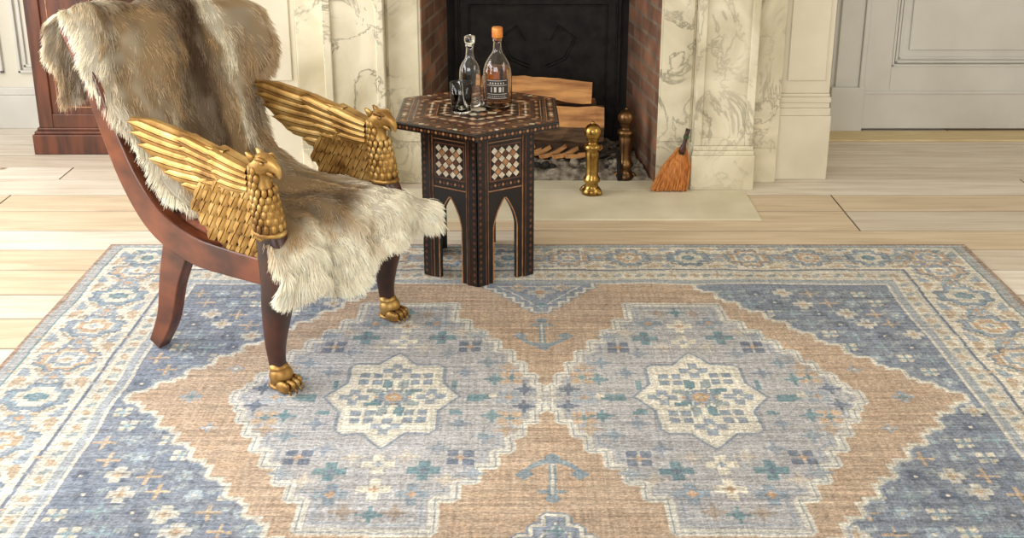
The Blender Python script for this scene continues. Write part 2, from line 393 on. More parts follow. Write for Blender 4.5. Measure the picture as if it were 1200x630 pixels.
    for s in (-1,1):
        for q,cx in ((-1,-.443),(1,.443)):
            for (du,dv,kind,col,c2) in [(.26,0,'l',TEAL,CREAM),(.335,.0,'f',LB,TAN),(0,.335,'f',(218,212,196),LB),(0,.44,'f',(218,212,196),RUST),(.12,.36,'f',TEAL,DB),(.21,.30,'f',DB,TAN),(.10,.46,'f',(122,140,158),RUST),(.27,.20,'c',(116,138,156),0),(.20,.14,'c',(118,134,156),0),(.34,.11,'f',(186,160,134),TEAL),(.15,.26,'c',(124,136,154),0),(.29,.10,'c',TEAL,0),(.0,.54,'c',TEAL,0),(.06,.53,'c',(152,136,124),0),(.38,.045,'c',DB,0),(.18,.40,'c',(190,180,168),0),(.24,.37,'c',LB,0),(.33,.17,'c',(178,156,134),0),(.07,.30,'c',(190,182,172),0)]:
                for su in (-1,1):
                    cu=cx+su*du; cv=s*dv
                    if kind=='l': leaf(cu,cv,su,.2,.09,.045,col); leaf(cu+su*.04,cv+.012,su,.5,.05,.028,c2)
                    elif kind=='f': flower(cu,cv,.045,col,c2,4,.78 if du>.15 else 0); 
                    else: cross(cu,cv,.034,col)
    for q in (-.443,.443):
        x=(U-q); y=V*.177/.248; ax=np.abs(x); ay=np.abs(y)
        sq=np.maximum(ax,ay)<.122; di=(ax+ay)<.176
        stv=sq|di; c[dil(stv,7)]=(114,128,148); c[dil(stv,4)]=(204,202,194); c[stv]=(222,217,203)
        for k in range(8):
            th=k*math.pi/4; rr=.110 if k%2==0 else .104
            flower(q+rr*math.cos(th),rr*math.sin(th)*1.4,.043,(122,138,158) if k%2 else (134,148,166),CREAM,4,.78 if k%2 else 0)
            leaf(q+.06*math.cos(th+.39),.06*math.sin(th+.39)*1.4,math.cos(th+.39),math.sin(th+.39)*1.4,.060,.032,(136,150,156) if k%2 else TEAL)
        rosette(q,0,.042,(138,152,166),RUST,(202,176,130))
    for s in (-1,1):
        vv=s*V
        n=np.floor((.775-vv)/.038); tri=(A<(.185-n*.032))&(vv>.54)&field
        c[dil(tri,5)&field]=(116,130,150); c[dil(tri,3)&field]=(212,208,196); c[tri]=(118,132,154)
        im=ero(tri,6); outl(im,2,(202,200,192))
        flower(0,s*.70,.05,(182,181,178),RUST,4); flower(-.075,s*.74,.03,(190,170,144),TEAL,4); flower(.075,s*.74,.03,(190,170,144),TEAL,4)
        cross(0,s*.60,.02,TEAL)
        a0=(A<.010)&(vv>.32)&(vv<.47); bar=(A<.035)&(abs(vv-.45)<.008); top=(np.hypot(U,vv-.478)<.018)
        cup=(np.abs(vv-(.315+A*A*9))<.012)&(A<.075); tip=(np.abs(A-.072)+np.abs(vv-.375))<.026
        dm=(A+np.abs(vv-.30))<.022
        for m_ in (a0,bar,top,cup,tip,dm): c[m_]=(116,136,152)
        e2=(A<.004)&(vv>.33)&(vv<.46); c[e2]=(200,197,188)
    for su in (-1,1):
        flower(su*1.02,0,.035,LB,TEAL,4); cross(su*.02,0,.025,(212,208,196))
        for s in (-1,1): flower(su*.93,s*.16,.02,LB,CREAM,4)
    # ---- wear, abrash and weave
    nz=vnoise(h,w,9,14)*.5+vnoise(h,w,3,4)*.5
    big=vnoise(h,w,120,200)
    fadec=np.array([178,172,164])
    f=(.13+.32*nz)[...,None]; c=c*(1-f)+fadec*f
    fine=rng.normal(0,1,(h,w)); row=rng.normal(0,1,(h,1)); rowseg=vnoise(h,w,1.01,22)-.5; colseg=vnoise(h,w,22,1.01)-.5
    rs2=vnoise(h,w,2.5,60)-.5
    mul=1.02+.07*fine+.03*row+.20*rowseg+.14*colseg+.14*rs2+.10*(big-.5)
    c=c*mul[...,None]
    c=np.clip(c,20,250); L=linA(c)
    z=.009+.0012*(vnoise(h,w,60,60)-.5)
    z[0,:]=.0005;z[-1,:]=.0005;z[:,0]=.0005;z[:,-1]=.0005
    co=np.stack([Uo,Vo,z],-1).reshape(-1,3).astype(np.float32)
    idx=np.arange(h*w).reshape(h,w); q=np.stack([idx[:-1,:-1],idx[:-1,1:],idx[1:,1:],idx[1:,:-1]],-1).reshape(-1,4)
    me=D.meshes.new('area_rug'); me.vertices.add(h*w); me.vertices.foreach_set('co',co.ravel())
    me.loops.add(q.size); me.loops.foreach_set('vertex_index',q.ravel().astype(np.int32))
    me.polygons.add(len(q)); me.polygons.foreach_set('loop_start',(np.arange(len(q))*4).astype(np.int32))
    me.update(calc_edges=True); me.polygons.foreach_set('use_smooth',np.ones(len(q),dtype=bool))
    at=me.color_attributes.new('Col','FLOAT_COLOR','POINT'); at.data.foreach_set('color',np.concatenate([L,np.ones((h,w,1))],-1).astype(np.float32).ravel())
    m,nt,b,a=colattr_mat('rug_wool',.95); b.inputs['Specular IOR Level'].default_value=.1; b.inputs['Sheen Weight'].default_value=.1
    tc=N(nt,'ShaderNodeTexCoord'); mp=N(nt,'ShaderNodeMapping'); mp.inputs['Scale'].default_value=(70,170,1); nt.links.new(tc.outputs['Object'],mp.inputs[0])
    n1=N(nt,'ShaderNodeTexNoise'); n1.inputs['Scale'].default_value=1; n1.inputs['Detail'].default_value=3; nt.links.new(mp.outputs[0],n1.inputs[0])
    bp=N(nt,'ShaderNodeBump'); bp.inputs['Strength'].default_value=1.0; bp.inputs['Distance'].default_value=.005; nt.links.new(n1.outputs['Fac'],bp.inputs['Height']); nt.links.new(bp.outputs[0],b.inputs['Normal'])
    r=ramp(nt,[(.32,(.70,.69,.68)),(.58,(1.08,1.08,1.08))]); nt.links.new(n1.outputs['Fac'],r.inputs[0])
    mx=N(nt,'ShaderNodeMixRGB',blend_type='MULTIPLY'); mx.inputs[0].default_value=1; nt.links.new(a.outputs['Color'],mx.inputs[1]); nt.links.new(r.outputs[0],mx.inputs[2]); nt.links.new(mx.outputs[0],b.inputs['Base Color'])
    obj('area_rug',me,m,None,(.0995,2.735,0))
build_rug()

# ---------------------------------------------------------------- room shell
WH=2.8; YB=5.5
box('wall_back',-3.2,3.2,YB,YB+.12,0,WH,M_wall)
box('wall_right',3.2,3.32,-1,YB+.12,0,WH,M_wall)
wl=MB()
wl.box(-3.32,-3.2,-1,.6,0,WH); wl.box(-3.32,-3.2,4.6,YB+.12,0,WH); wl.box(-3.32,-3.2,.6,4.6,0,.5); wl.box(-3.32,-3.2,.6,4.6,2.4,WH)
wl.build('wall_left',[M_wall])
box('ceiling',-3.32,3.32,-1,YB+.12,WH,WH+.1,M_wall)
wf=MB()
for y in (.6,1.57,2.57,3.57,4.54): wf.box(-3.30,-3.22,y,y+.06,.5,2.4)
for z in (.5,1.1,1.75,2.34): wf.box(-3.29,-3.23,.6,4.6,z,z+.05)
wf.build('window_1',[M_white])
def baseboard(name,x0,x1,y,h=.2,d=.025):
    b=MB(); b.box(x0,x1,y-d,y,0,h-.04); b.box(x0,x1,y-d*.6,y,h-.04,h); b.build(name,[M_white],b=.004)
CX=.125; HO=.52
box('wall_chimney_left',-1.18,CX-HO,4.72,YB,0,WH,M_paint)
box('wall_chimney_right',CX+HO,1.43,4.72,YB,0,WH,M_paint)
box('wall_chimney_top',CX-HO,CX+HO,4.72,YB,1.0,WH,M_paint)
def mir(x): return 2*CX-x
def mbox(b,x0,x1,y0,y1,z0,z1,mi=0):
    b.box(x0,x1,y0,y1,z0,z1,mi); b.box(mir(x1),mir(x0),y0,y1,z0,z1,mi)
tp=MB()
mbox(tp,1.205,1.425,4.68,4.719,.40,WH-.02)
mbox(tp,1.23,1.40,4.672,4.679,.46,2.3)
mbox(tp,1.195,1.435,4.655,4.719,0,.30); mbox(tp,1.199,1.431,4.662,4.719,.30,.335); mbox(tp,1.203,1.427,4.668,4.719,.335,.36); mbox(tp,1.199,1.431,4.664,4.719,.36,.385); mbox(tp,1.204,1.426,4.672,4.719,.385,.40)
tp.build('trim_1',[M_paint],b=.004)
E=empty('marble_fireplace_surround')
s=MB()
mbox(s,CX+HO,.80,4.60,4.719,0,.98)
mbox(s,CX+HO+.012,.79,4.592,4.60,.20,.98)
mbox(s,1.062,1.195,4.625,4.719,0,1.25)
mbox(s,1.062,1.19,4.61,4.625,0,.16)
mbox(s,.80,1.06,4.545,4.719,.2,1.25)
mbox(s,.80,.835,4.53,4.545,.2,1.25); mbox(s,1.025,1.06,4.53,4.545,.2,1.25)
mbox(s,.835,1.025,4.53,4.545,.2,.235)
mbox(s,.79,1.07,4.506,4.719,0,.16)
mbox(s,.794,1.066,4.514,4.719,.16,.18); mbox(s,.797,1.063,4.523,4.719,.18,.20)
s.box(mir(1.06),1.06,4.56,4.719,1.0,1.25); s.box(mir(1.25),1.25,4.42,4.719,1.25,1.31)
s.build('surround_stone',[M_marble],E,b=.005)
# firebox walls
fy=5.15; hb=.44
def quadwall(name,p,q,m,th=.03):
    p=Vector(p);q=Vector(q); d=(q-p).normalized(); n=Vector((d.y,-d.x,0))*th
    if name.endswith('left'): n=-n
    v=[(p.x,p.y,0),(q.x,q.y,0),(q.x+n.x,q.y+n.y,0),(p.x+n.x,p.y+n.y,0)]; v=v+[(a,b,1.0) for a,b,c_ in v]
    return obj(name,mesh(v,BOXF),m)
quadwall('wall_firebox_left',(CX-HO+.004,4.60,0),(CX-hb,fy,0),M_brick)
quadwall('wall_firebox_right',(CX+HO-.004,4.60,0),(CX+hb,fy,0),M_brick)
box('wall_firebox_back',CX-hb-.02,CX+hb+.02,fy,fy+.03,0,1.0,M_soot)
fb=MB(); fb.box(CX-.40,CX+.40,fy-.03,fy-.002,.03,.80)
for i in range(2):
    k=.38-.05*i; fb.add(*tube([(CX-k,fy-.032,.06+.05*i),(CX-k,fy-.032,.77-.05*i),(CX+k,fy-.032,.77-.05*i),(CX+k,fy-.032,.06+.05*i),(CX-k,fy-.032,.06+.05*i)],[.007]*5,6,up=(0,1,0)))
for s2 in (-1,1):
    fb.add(*tube([(CX+s2*.04,fy-.032,.42),(CX+s2*.13,fy-.032,.46),(CX+s2*.18,fy-.032,.56),(CX+s2*.10,fy-.032,.62),(CX+s2*.06,fy-.032,.55)],[.010,.009,.008,.007,.005],6,up=(0,1,0)))
fb.build('fireback',[M_iron])
bar=MB(); bar.box(CX-hb+.01,CX+hb-.01,fy-.06,fy-.031,.81,.85); bar.build('damper_bar',[M_brassd],b=.003)
n=44; V=[];F=[]
ax=np.linspace(CX-HO+.02,CX+HO-.02,n); ay=np.linspace(4.62,fy-.04,24); zz=vnoise(24,n,1.6,1.6)*.04+vnoise(24,n,5,5)*.04
for j,y in enumerate(ay):
    for i,x in enumerate(ax):
        e=min(1,(j)/4); V.append((CX+(x-CX)*(1-(j/23)*.15),y,.004+zz[j,i]*e))
for j in range(23):
    for i in range(n-1): a=j*n+i; F.append((a,a+1,a+n+1,a+n))
E=empty('ash_bed')
obj('ash',mesh(V,F),M_ash,E)
emb=MB()
for i in range(160):
    x=random.uniform(CX-.38,CX+.42);y=random.uniform(4.66,4.98);r=random.uniform(.008,.024)
    emb.add(*ell((x,y,.045+random.uniform(0,.02)),(r,r*random.uniform(.6,1),r*.7),6,4),random.choice([0,0,1]))
emb.build('embers',[M_ash,M_soot],E)

hs=MB(); hs.box(-.82,1.03,4.143,4.5,-.015,.006); hs.box(CX-HO,CX+HO,4.5,4.66,-.015,.006)
hs.build('hearth_slab',[M_stone],b=.003)

# door right
E=empty('door_1')
d=MB(); yd=5.47
d.box(1.83,3.0,yd-.01,yd+.025,.012,2.1)
for (a,b_) in ((1.83,1.965),(2.86,3.0)): d.box(a,b_,yd-.03,yd-.01,.012,2.1)
for (a,b_) in ((.012,.345),(1.0,1.15),(1.98,2.1)): d.box(1.965,2.86,yd-.03,yd-.01,a,b_)
d.box(1.83,3.0,yd-.036,yd-.03,.012,.20); d.box(1.83,3.0,yd-.042,yd-.03,.20,.215)
for z0,z1 in ((.345,1.0),(1.15,1.98)):
    for k,(g,yy) in enumerate(((0,.034),(.018,.026),(.036,.018))):
        d.box(1.965+g,2.86-g,yd-yy,yd-.01,z0+g,z0+g+.012); d.box(1.965+g,2.86-g,yd-yy,yd-.01,z1-g-.012,z1-g)
        d.box(1.965+g,1.977+g,yd-yy,yd-.01,z0+g,z1-g); d.box(2.848-g,2.86-g,yd-yy,yd-.01,z0+g,z1-g)
    d.box(2.05,2.77,yd-.022,yd-.01,z0+.085,z1-.085)
d.build('door_leaf',[M_white],E,b=.003)
t=MB()
for (a,b_,yy) in ((1.66,1.828,.05),(1.68,1.80,.07),(1.80,1.825,.085)): t.box(a,b_,YB-yy,YB,0,2.15)
t.box(1.655,1.829,YB-.095,YB,0,.24); t.box(3.0,3.19,YB-.06,YB,0,2.15); t.box(1.66,3.19,YB-.06,YB,2.15,2.3)
t.build('trim_2',[M_white],b=.004)
box('threshold',1.44,3.19,5.24,5.40,.0,.010,mat('threshold_pine',(216,196,154),(200,176,130),.5,scale=6,stretch=(1,9,1)),None,.003)
baseboard('baseboard_back',-3.19,-1.185,YB,.22)
t=MB()
for (x0,x1) in ((-3.15,-2.66),(-2.58,-2.10),(-2.0,-1.3)):
    for g in (0,.03):
        t.box(x0+g,x1-g,YB-.02+g*.2,YB,.30+g,.315+g); t.box(x0+g,x1-g,YB-.02+g*.2,YB,1.9-g,1.915-g); t.box(x0+g,x0+g+.015,YB-.02+g*.2,YB,.3+g,1.9-g); t.box(x1-g-.015,x1-g,YB-.02+g*.2,YB,.3+g,1.9-g)
t.build('trim_3',[M_white],b=.003)

# mahogany cabinet
E=empty('mahogany_cabinet')
c=MB(); x0,x1,y0,y1=-2.31,-1.90,5.06,5.46
c.box(x0,x1,y0,y1,.12,1.05)
c.box(x0-.03,x1+.03,y0-.035,y1,0,.10); c.box(x0-.022,x1+.022,y0-.026,y1,.10,.115); c.box(x0-.012,x1+.012,y0-.014,y1,.115,.13)
c.box(x0-.03,x1+.03,y0-.035,y1+.01,1.05,1.085)
c.box(x0,x0+.07,y0-.012,y0,.13,1.05);c.box(x1-.07,x1,y0-.012,y0,.13,1.05);c.box(x0+.07,x1-.07,y0-.012,y0,.13,.20);c.box(x0+.07,x1-.07,y0-.012,y0,.98,1.05)
c.build('carcass',[M_mahog2],E,b=.004)
il=MB()
for (a,b_,z0,z1) in ((x0+.10,x0+.104,.23,.95),(x1-.104,x1-.10,.23,.95),(x0+.10,x1-.10,.23,.234),(x0+.10,x1-.10,.946,.95)): il.box(a,b_,y0-.002,y0,z0,z1)
il.build('stringing',[M_inl_tan],E)

# ---------------------------------------------------------------- logs, andirons, brush
def log(name,p0,p1,prof,parent,mats=(0,0,1,1,0)):
    P0,P1=Vector(p0),Vector(p1); d=(P1-P0).normalized(); s=d.cross(Vector((0,0,1))).normalized(); u=s.cross(d)
    n=14; b=MB(); v=[]; m=len(prof)
    for k in range(n):
        t=k/(n-1); c=P0.lerp(P1,t)+u*.006*math.sin(5*t+p0[2]*30)
        for (a,q) in prof:
            j=1+random.uniform(-.07,.07); v.append(c+s*a*j+u*q*j)
    for k in range(n-1):
        for i in range(m): a=k*m+i;b2=k*m+(i+1)%m; b.f.append((a,b2,b2+m,a+m)); b.mi.append(1 if mats[i%len(mats)] else 0)
    b.v=[tuple(x) for x in v]; b.f.append(tuple(range(m))); b.mi.append(0); b.f.append(tuple((n-1)*m+i for i in range(m))); b.mi.append(0)
    return b.build(name,[M_logcut,M_logbark],parent)
E=empty('firewood_stack')
R6=[(.07*math.cos(a),.06*math.sin(a)) for a in [i*math.pi/3.5 for i in range(7)]]
wedge=[(-.09,-.035),(.0,-.055),(.09,-.03),(.02,.055)]
wedge2=[(-.08,-.07),(.05,-.08),(.08,.0),(.02,.08),(-.07,.06)]
log('log_1',(-.16,4.82,.11),(.38,4.86,.11),[(a*.7,b*.8) for a,b in R6],E,(1,0,1))
log('log_2',(-.18,4.97,.11),(.42,4.97,.115),[(a*.8,b*.8) for a,b in R6],E,(1,1,1))
log('log_3',(-.10,4.82,.235),(.425,4.79,.235),wedge2,E,(0,1,0,1,1))
log('log_4',(-.20,4.97,.235),(.40,4.99,.24),R6,E,(1,0,1))
log('log_5',(-.14,4.88,.39),(.37,4.85,.362),wedge,E,(0,0,0,0))
for i in range(7):
    x=-.05+i*.06; log('kindling_%d'%i,(x,4.74+random.uniform(0,.05),.075),(x+random.uniform(.1,.2),4.80,.08+random.uniform(0,.05)),[(-.012,-.01),(.012,-.008),(.008,.012),(-.01,.01)],E,(1,0,1,1))
def andiron(name,x,y,m,ang,sc=1.0):
    E=empty(name,(x,y,.006),(0,0,ang))
    prof=[(.0,.0),(.043,.0),(.045,.014),(.036,.026),(.030,.034),(.028,.05),(.036,.058),(.037,.07),(.030,.08),(.0265,.095),(.0275,.15),(.031,.19),(.026,.20),(.037,.208),(.038,.220),(.026,.228),(.018,.238),(.028,.246)]
    ball=[(.038*math.sin(t),.281-.038*math.cos(t)) for t in [math.pi*(.22+.78*i/10) for i in range(11)]]
    b=MB(); b.add(*lathe([(r*sc,z*sc) for r,z in prof+ball],24)); b.add(*ell((0,0,.320*sc),(.009,.009,.01),10,6))
    b.build('turned_post',[m],E,smooth=True)
    k=MB()
    k.add(*tube([(0,.02,.16),(0,.10,.16),(0,.18,.155),(0,.20,.15),(0,.21,.08),(0,.215,.004)],[.011]*6,8,up=(1,0,0)))
    k.build('billet_bar',[M_iron],E,smooth=True)
    g=MB()
    for s in (-1,1): g.add(*tube([(s*.02,0,.022),(s*.035,-.002,.02),(s*.045,-.004,.012),(s*.052,-.004,.004)],[.014,.013,.011,.010],10,up=(0,1,0)))
    g.build('feet',[m],E,smooth=True)
andiron('andiron',.349,4.455,M_brass,-.7)
andiron('andiron',.515,4.66,M_brassd,-.1,1.02)
E=empty('hearth_brush',(.715,4.525,.007),(0,0,0))
b=MB()
for k in range(300):
    u=random.uniform(-1,1); w_=random.uniform(-1,1)
    base=Vector((u*.080-.022,w_*.018-.040,random.uniform(0,.012))); top=Vector((.035+u*.020,w_*.010,.185))
    mid=base.lerp(top,.55)+Vector((u*.014,0,0))
    b.add(*tube([base,mid,top],[.0035,.0035,.002],4,up=(0,1,0)))
b.build('bristles',[M_straw],E)
b=MB(); b.add(*tube([(-.012,-.036,.03),(.0,-.028,.07),(.018,-.018,.125),(.032,-.004,.17)],[(.066,.016),(.058,.016),(.036,.014),(.016,.010)],16,up=(0,1,0))); b.build('bristle_core',[M_straw],E,smooth=True)
b=MB(); b.add(*tube([(.031,-.004,.168),(.036,-.01,.185),(.041,-.01,.205),(.050,-.01,.25),(.056,-.01,.275)],[.018,.015,.009,.009,.011],12)); b.build('handle',[M_dark],E,smooth=True)
b=MB(); b.add(*tube([(.029,-.006,.158),(.033,-.004,.172)],[(.021,.016),(.018,.014)],14)); b.add(*tube([(.046,-.010,.232),(.049,-.010,.246)],[.0115,.0115],14)); b.build('binding',[mat('green_twine',(60,92,60),(40,60,40),.7)],E,smooth=True)

# ---------------------------------------------------------------- table
TX,TY,TZ=-.12,3.70,.010
E=empty('inlaid_hexagonal_table',(TX,TY,TZ))
RB=.222; SL=RB; HB=.555
mats=[M_ebony,M_inl_tan,M_inl_red,M_inl_pearl]
def arch(cx,hw,z0,zs,zt,n=10):
    L=[(cx-hw,z0),(cx-hw,zs)]
    for i in range(1,n):
        t=i/n; L.append((cx-hw*(1-t**1.6)**.9*1.0,zs+(zt-zs)*t))
    L.append((cx,zt)); R=[(2*cx-a,z) for a,z in L[:-1]][::-1]
    return L+R
for k in range(6):
    a0=math.radians(-90+60*k); a1=math.radians(-90+60*(k+1))
    p0=Vector((RB*math.cos(a0),RB*math.sin(a0),0)); p1=Vector((RB*math.cos(a1),RB*math.sin(a1),0))
    ax=(p1-p0).normalized(); nrm=Vector((ax.y,-ax.x,0))
    def W(a,z,o): return tuple(p0+ax*a+nrm*o+Vector((0,0,z)))
    b=MB()
    A=arch(SL/2,.046,0,.20,.315)
    th=.016
    def solid(poly,o0,o1,mi):
        n=len(poly); v=[W(a,z,o0) for a,z in poly]+[W(a,z,o1) for a,z in poly]
        f=[tuple(range(n)),tuple(range(n,2*n))]+[(i,(i+1)%n,(i+1)%n+n,i+n) for i in range(n)]
        b.add(v,f,mi)
    h=len(A)//2
    for i in range(h):
        (a,z),(a2,z2)=A[i],A[i+1]; solid([(0.0,z),(a,z),(a2,z2),(0.0,z2)],-th,0,0)
        (a,z),(a2,z2)=A[-1-i],A[-2-i]; solid([(a,z),(SL,z),(SL,z2),(a2,z2)],-th,0,0)
    solid([(0,.315),(SL,.315),(SL,HB),(0,HB)],-th,0,0)
    e=.0012
    def rect(a,a2,z,z2,mi,o=e): solid([(a,z),(a2,z),(a2,z2),(a,z2)],0,o,mi)
    def dia(a,z,r,rz,mi,o=e): solid([(a-r,z),(a,z-rz),(a+r,z),(a,z+rz)],0,o,mi)
    for sgn in (0,1):
        f_=lambda a: a if sgn==0 else SL-a
        def rr(a,a2,z,z2,mi,o=e):
            aa,bb=sorted((f_(a),f_(a2))); rect(aa,bb,z,z2,mi,o)
        rr(0,.040,0,HB,0,.005)
        rr(.0400,.0425,.0,HB,1,.0035)
        zz=.012
        while zz<HB-.02:
            solid([(f_(.010),zz),(f_(.016),zz+.008),(f_(.010),zz+.016),(f_(.004),zz+.008)],0.005,.0062,2)
            zz+=.024
        rr(.0295,.033,.0,HB,2,.0062)
    for off,mi in ((.004,1),):
        for i in range(len(A)-1):
            (a,z),(a2,z2)=A[i],A[i+1]
            d=Vector((a2-a,z2-z)); 
            if d.length<1e-6: continue
            nn=Vector((-d.y,d.x)).normalized()*off
            solid([(a,z),(a2,z2),(a2+nn.x,z2+nn.y),(a+nn.x,z+nn.y)],0,e*1.5,mi)
    a0_,a1_,z0_,z1_=.054,SL-.054,.385,.505
    rect(a0_-.005,a1_+.005,z0_-.005,z1_+.005,2,.001); rect(a0_,a1_,z0_,z1_,0,.0016)
    nx=8; nz=8; dx=(a1_-a0_)/nx; dz=(z1_-z0_)/nz
    for i in range(1,nx):
        for j in range(1,nz):
            if (i+j)%2==0: dia(a0_+i*dx,z0_+j*dz,dx*.86,dz*.86,3 if i%2 else (2 if (i+j)%4 else 1),.0028)
    rect(.046,SL-.046,.345,.3485,1,.002); 
    for i in range(8): dia(.056+i*.0155,.365,.0048,.006,1 if i%2 else 2,.002)
    rect(.046,SL-.046,.521,.524,1,.002)
    for i in range(8): dia(.056+i*.0155,.537,.0048,.006,2 if i%2 else 1,.002)
    b.build('side_panel_%d'%(k+1),mats,E)
b=MB()
def hexv(R,z): return [(R*math.cos(math.radians(-90+60*i)),R*math.sin(math.radians(-90+60*i)),z) for i in range(6)]
def hexprism(R,z0,z1,mi,R1=None):
    v=hexv(R,z0)+hexv(R1 or R,z1); b.add(v,[tuple(range(6)),tuple(range(6,12))]+[(i,(i+1)%6,(i+1)%6+6,i+6) for i in range(6)],mi)
RT=.325
hexprism(RB+.012,.535,.556,0,RB+.035); hexprism(RT-.03,.556,.563,0,RT-.006); hexprism(RT,.563,.584,0); hexprism(RT-.002,.584,.587,0,RT-.006)
for i in range(6):
    a0=math.radians(-90+60*i);a1=math.radians(-30+60*i); p0=Vector((RT*math.cos(a0),RT*math.sin(a0),0));p1=Vector((RT*math.cos(a1),RT*math.sin(a1),0)); ax=(p1-p0).normalized(); nr=Vector((ax.y,-ax.x,0)); n=22
    for q in range(n):
        c0=p0.lerp(p1,(q+.5)/n); r=RT/n*.40
        b.add([c0-ax*r+nr*.001+Vector((0,0,.574)),c0+nr*.001+Vector((0,0,.568)),c0+ax*r+nr*.001+Vector((0,0,.574)),c0+nr*.001+Vector((0,0,.580))],[(0,1,2,3)],1 if q%2 else 2)
zt=.5874
def band(R0,R1,mi,z=zt):
    v=hexv(R0,z)+hexv(R1,z); b.add(v,[(i,(i+1)%6,(i+1)%6+6,i+6) for i in range(6)],mi)
def cells(R0,R1,n,fn,z=zt+.0004):
    for i in range(6):
        A0=Vector(hexv(R0,z)[i]);A1=Vector(hexv(R0,z)[(i+1)%6]);B0=Vector(hexv(R1,z)[i]);B1=Vector(hexv(R1,z)[(i+1)%6])
        for q in range(n):
            t0=q/n;t1=(q+1)/n;tm=(t0+t1)/2
            a=A0.lerp(A1,tm);c=B0.lerp(B1,tm);l=(A0.lerp(A1,t0)+B0.lerp(B1,t0))/2;r=(A0.lerp(A1,t1)+B0.lerp(B1,t1))/2
            b.add([a,r,c,l],[(0,1,2,3)],fn(q,i))
band(RT-.007,RT-.011,2); band(RT-.011,RT-.045,0); cells(RT-.016,RT-.041,13,lambda q,i:3 if q%6==3 else (1 if q%2==0 else 2)); band(RT-.046,RT-.049,1)
band(RT-.052,RT-.060,2)
band(RT-.068,RT-.071,1); cells(RT-.076,RT-.096,9,lambda q,i:2 if q%2 else 1); band(RT-.100,RT-.103,2)
band(RT-.108,RT-.154,2,zt+.0001); cells(RT-.112,RT-.150,5,lambda q,i:0 if q%2 else 1); cells(RT-.124,RT-.138,5,lambda q,i:3,zt+.0007); band(RT-.156,RT-.159,1)
cells(RT-.165,RT-.21,4,lambda q,i:1 if q%2 else 2); cells(RT-.18,RT-.195,4,lambda q,i:3,zt+.0007); band(RT-.215,RT-.219,2)
cells(RT-.225,RT-.27,2,lambda q,i:3 if q%2 else 1); band(.03,.001,3)
b.build('table_top',mats,E,b=0)
TOPZ=TZ+.589

# bottles
def bottle(name,x,y,prof,liq,gm,lm,seg=40,t=.0028):
    E=empty(name,(x,y,TOPZ))
    outer=prof; inner=[(max(r-t,.001),max(z,.008)) for r,z in prof][::-1]
    v,f=lathe(outer+inner,seg); f=f[:-2]; n=len(outer+inner)
    f.append(tuple(range(seg))); f.append(tuple((n-1)*seg+i for i in range(seg)))
    obj('glass_body',mesh(v,f,True),gm,E)
    if liq:
        v,f=lathe(liq,seg); obj('liquid',mesh(v,f,True),lm,E)
    return E
def clip(prof,zl,t):
    out=[]
    P=[(max(r-t,.001),max(z,.009)) for r,z in prof]
    for (r,z) in P:
        if z<zl: out.append((r,z))
        else:
            r0,z0=out[-1]; k=(zl-z0)/(z-z0) if z>z0 else 0; out.append((r0+(r-r0)*k,zl)); break
    return out
pc=[(.030,0),(.037,.003),(.038,.012),(.038,.12),(.036,.140),(.028,.158),(.018,.172),(.0145,.185),(.0135,.215),(.016,.217),(.016,.225),(.0135,.226)]
Eb=bottle('clear_spirit_bottle',-.150,3.745,pc,None,M_glass,M_water,t=.0016)
v,f=lathe([(.011,.218),(.012,.228),(.017,.229),(.019,.236),(.019,.252),(.016,.256)],24); obj('glass_stopper',mesh(v,f,True),M_glass,Eb)
pa=[(.040,0),(.050,.003),(.0525,.012),(.0525,.105),(.050,.135),(.042,.160),(.030,.180),(.020,.194),(.0155,.206),(.0145,.235),(.017,.237),(.017,.245),(.0145,.246)]
Eb=bottle('amber_spirit_bottle',-.052,3.745,pa,clip(pa,.150,.0034),M_glass2,M_amber)
v,f=lathe([(.0125,.238),(.013,.248),(.019,.249),(.0195,.252),(.0195,.282),(.0175,.286)],28); obj('cork_stopper',mesh(v,f,True),M_cork,Eb)
def label(name,R,z0,z1,a0,a1,m,parent,n=20):
    v=[];f=[]
    for i in range(n+1):
        a=a0+(a1-a0)*i/n; v+= [(R*math.cos(a),R*math.sin(a),z0),(R*math.cos(a),R*math.sin(a),z1)]
    for i in range(n): f.append((2*i,2*i+2,2*i+3,2*i+1))
    obj(name,mesh(v,f,True),m,parent)
am=-math.pi/2-.02
label('label',.0529,.035,.108,am-.80,am+.80,M_lab,Eb)
for i,(da,wa) in enumerate(((-.42,.07),(-.2,.16),(.12,.16),(.38,.07))): label('glyph_%d'%i,.0532,.062,.080,am+da,am+da+wa,M_labw,Eb,4)
for i,z in enumerate((.039,.054,.086,.103)): label('rule_%d'%i,.0532,z,z+.0018,am-.70,am+.70,M_labw,Eb)
for i in range(9): label('dot_%d'%i,.0532,.045,.049,am-.6+i*.14,am-.55+i*.14,M_labw,Eb,2)
for i in range(6): label('scroll_%d'%i,.0532,.092,.097,am-.5+i*.18,am-.42+i*.18,M_labw,Eb,2)
v,f=lathe([(.030,0),(.034,.002),(.040,.108),(.0386,.1085),(.0330,.010),(.001,.009)],32); f=f[:-1]
Et=empty('glass_tumbler',(-.178,3.655,TOPZ)); obj('glass_wall',mesh(v,f,True),M_glass,Et)

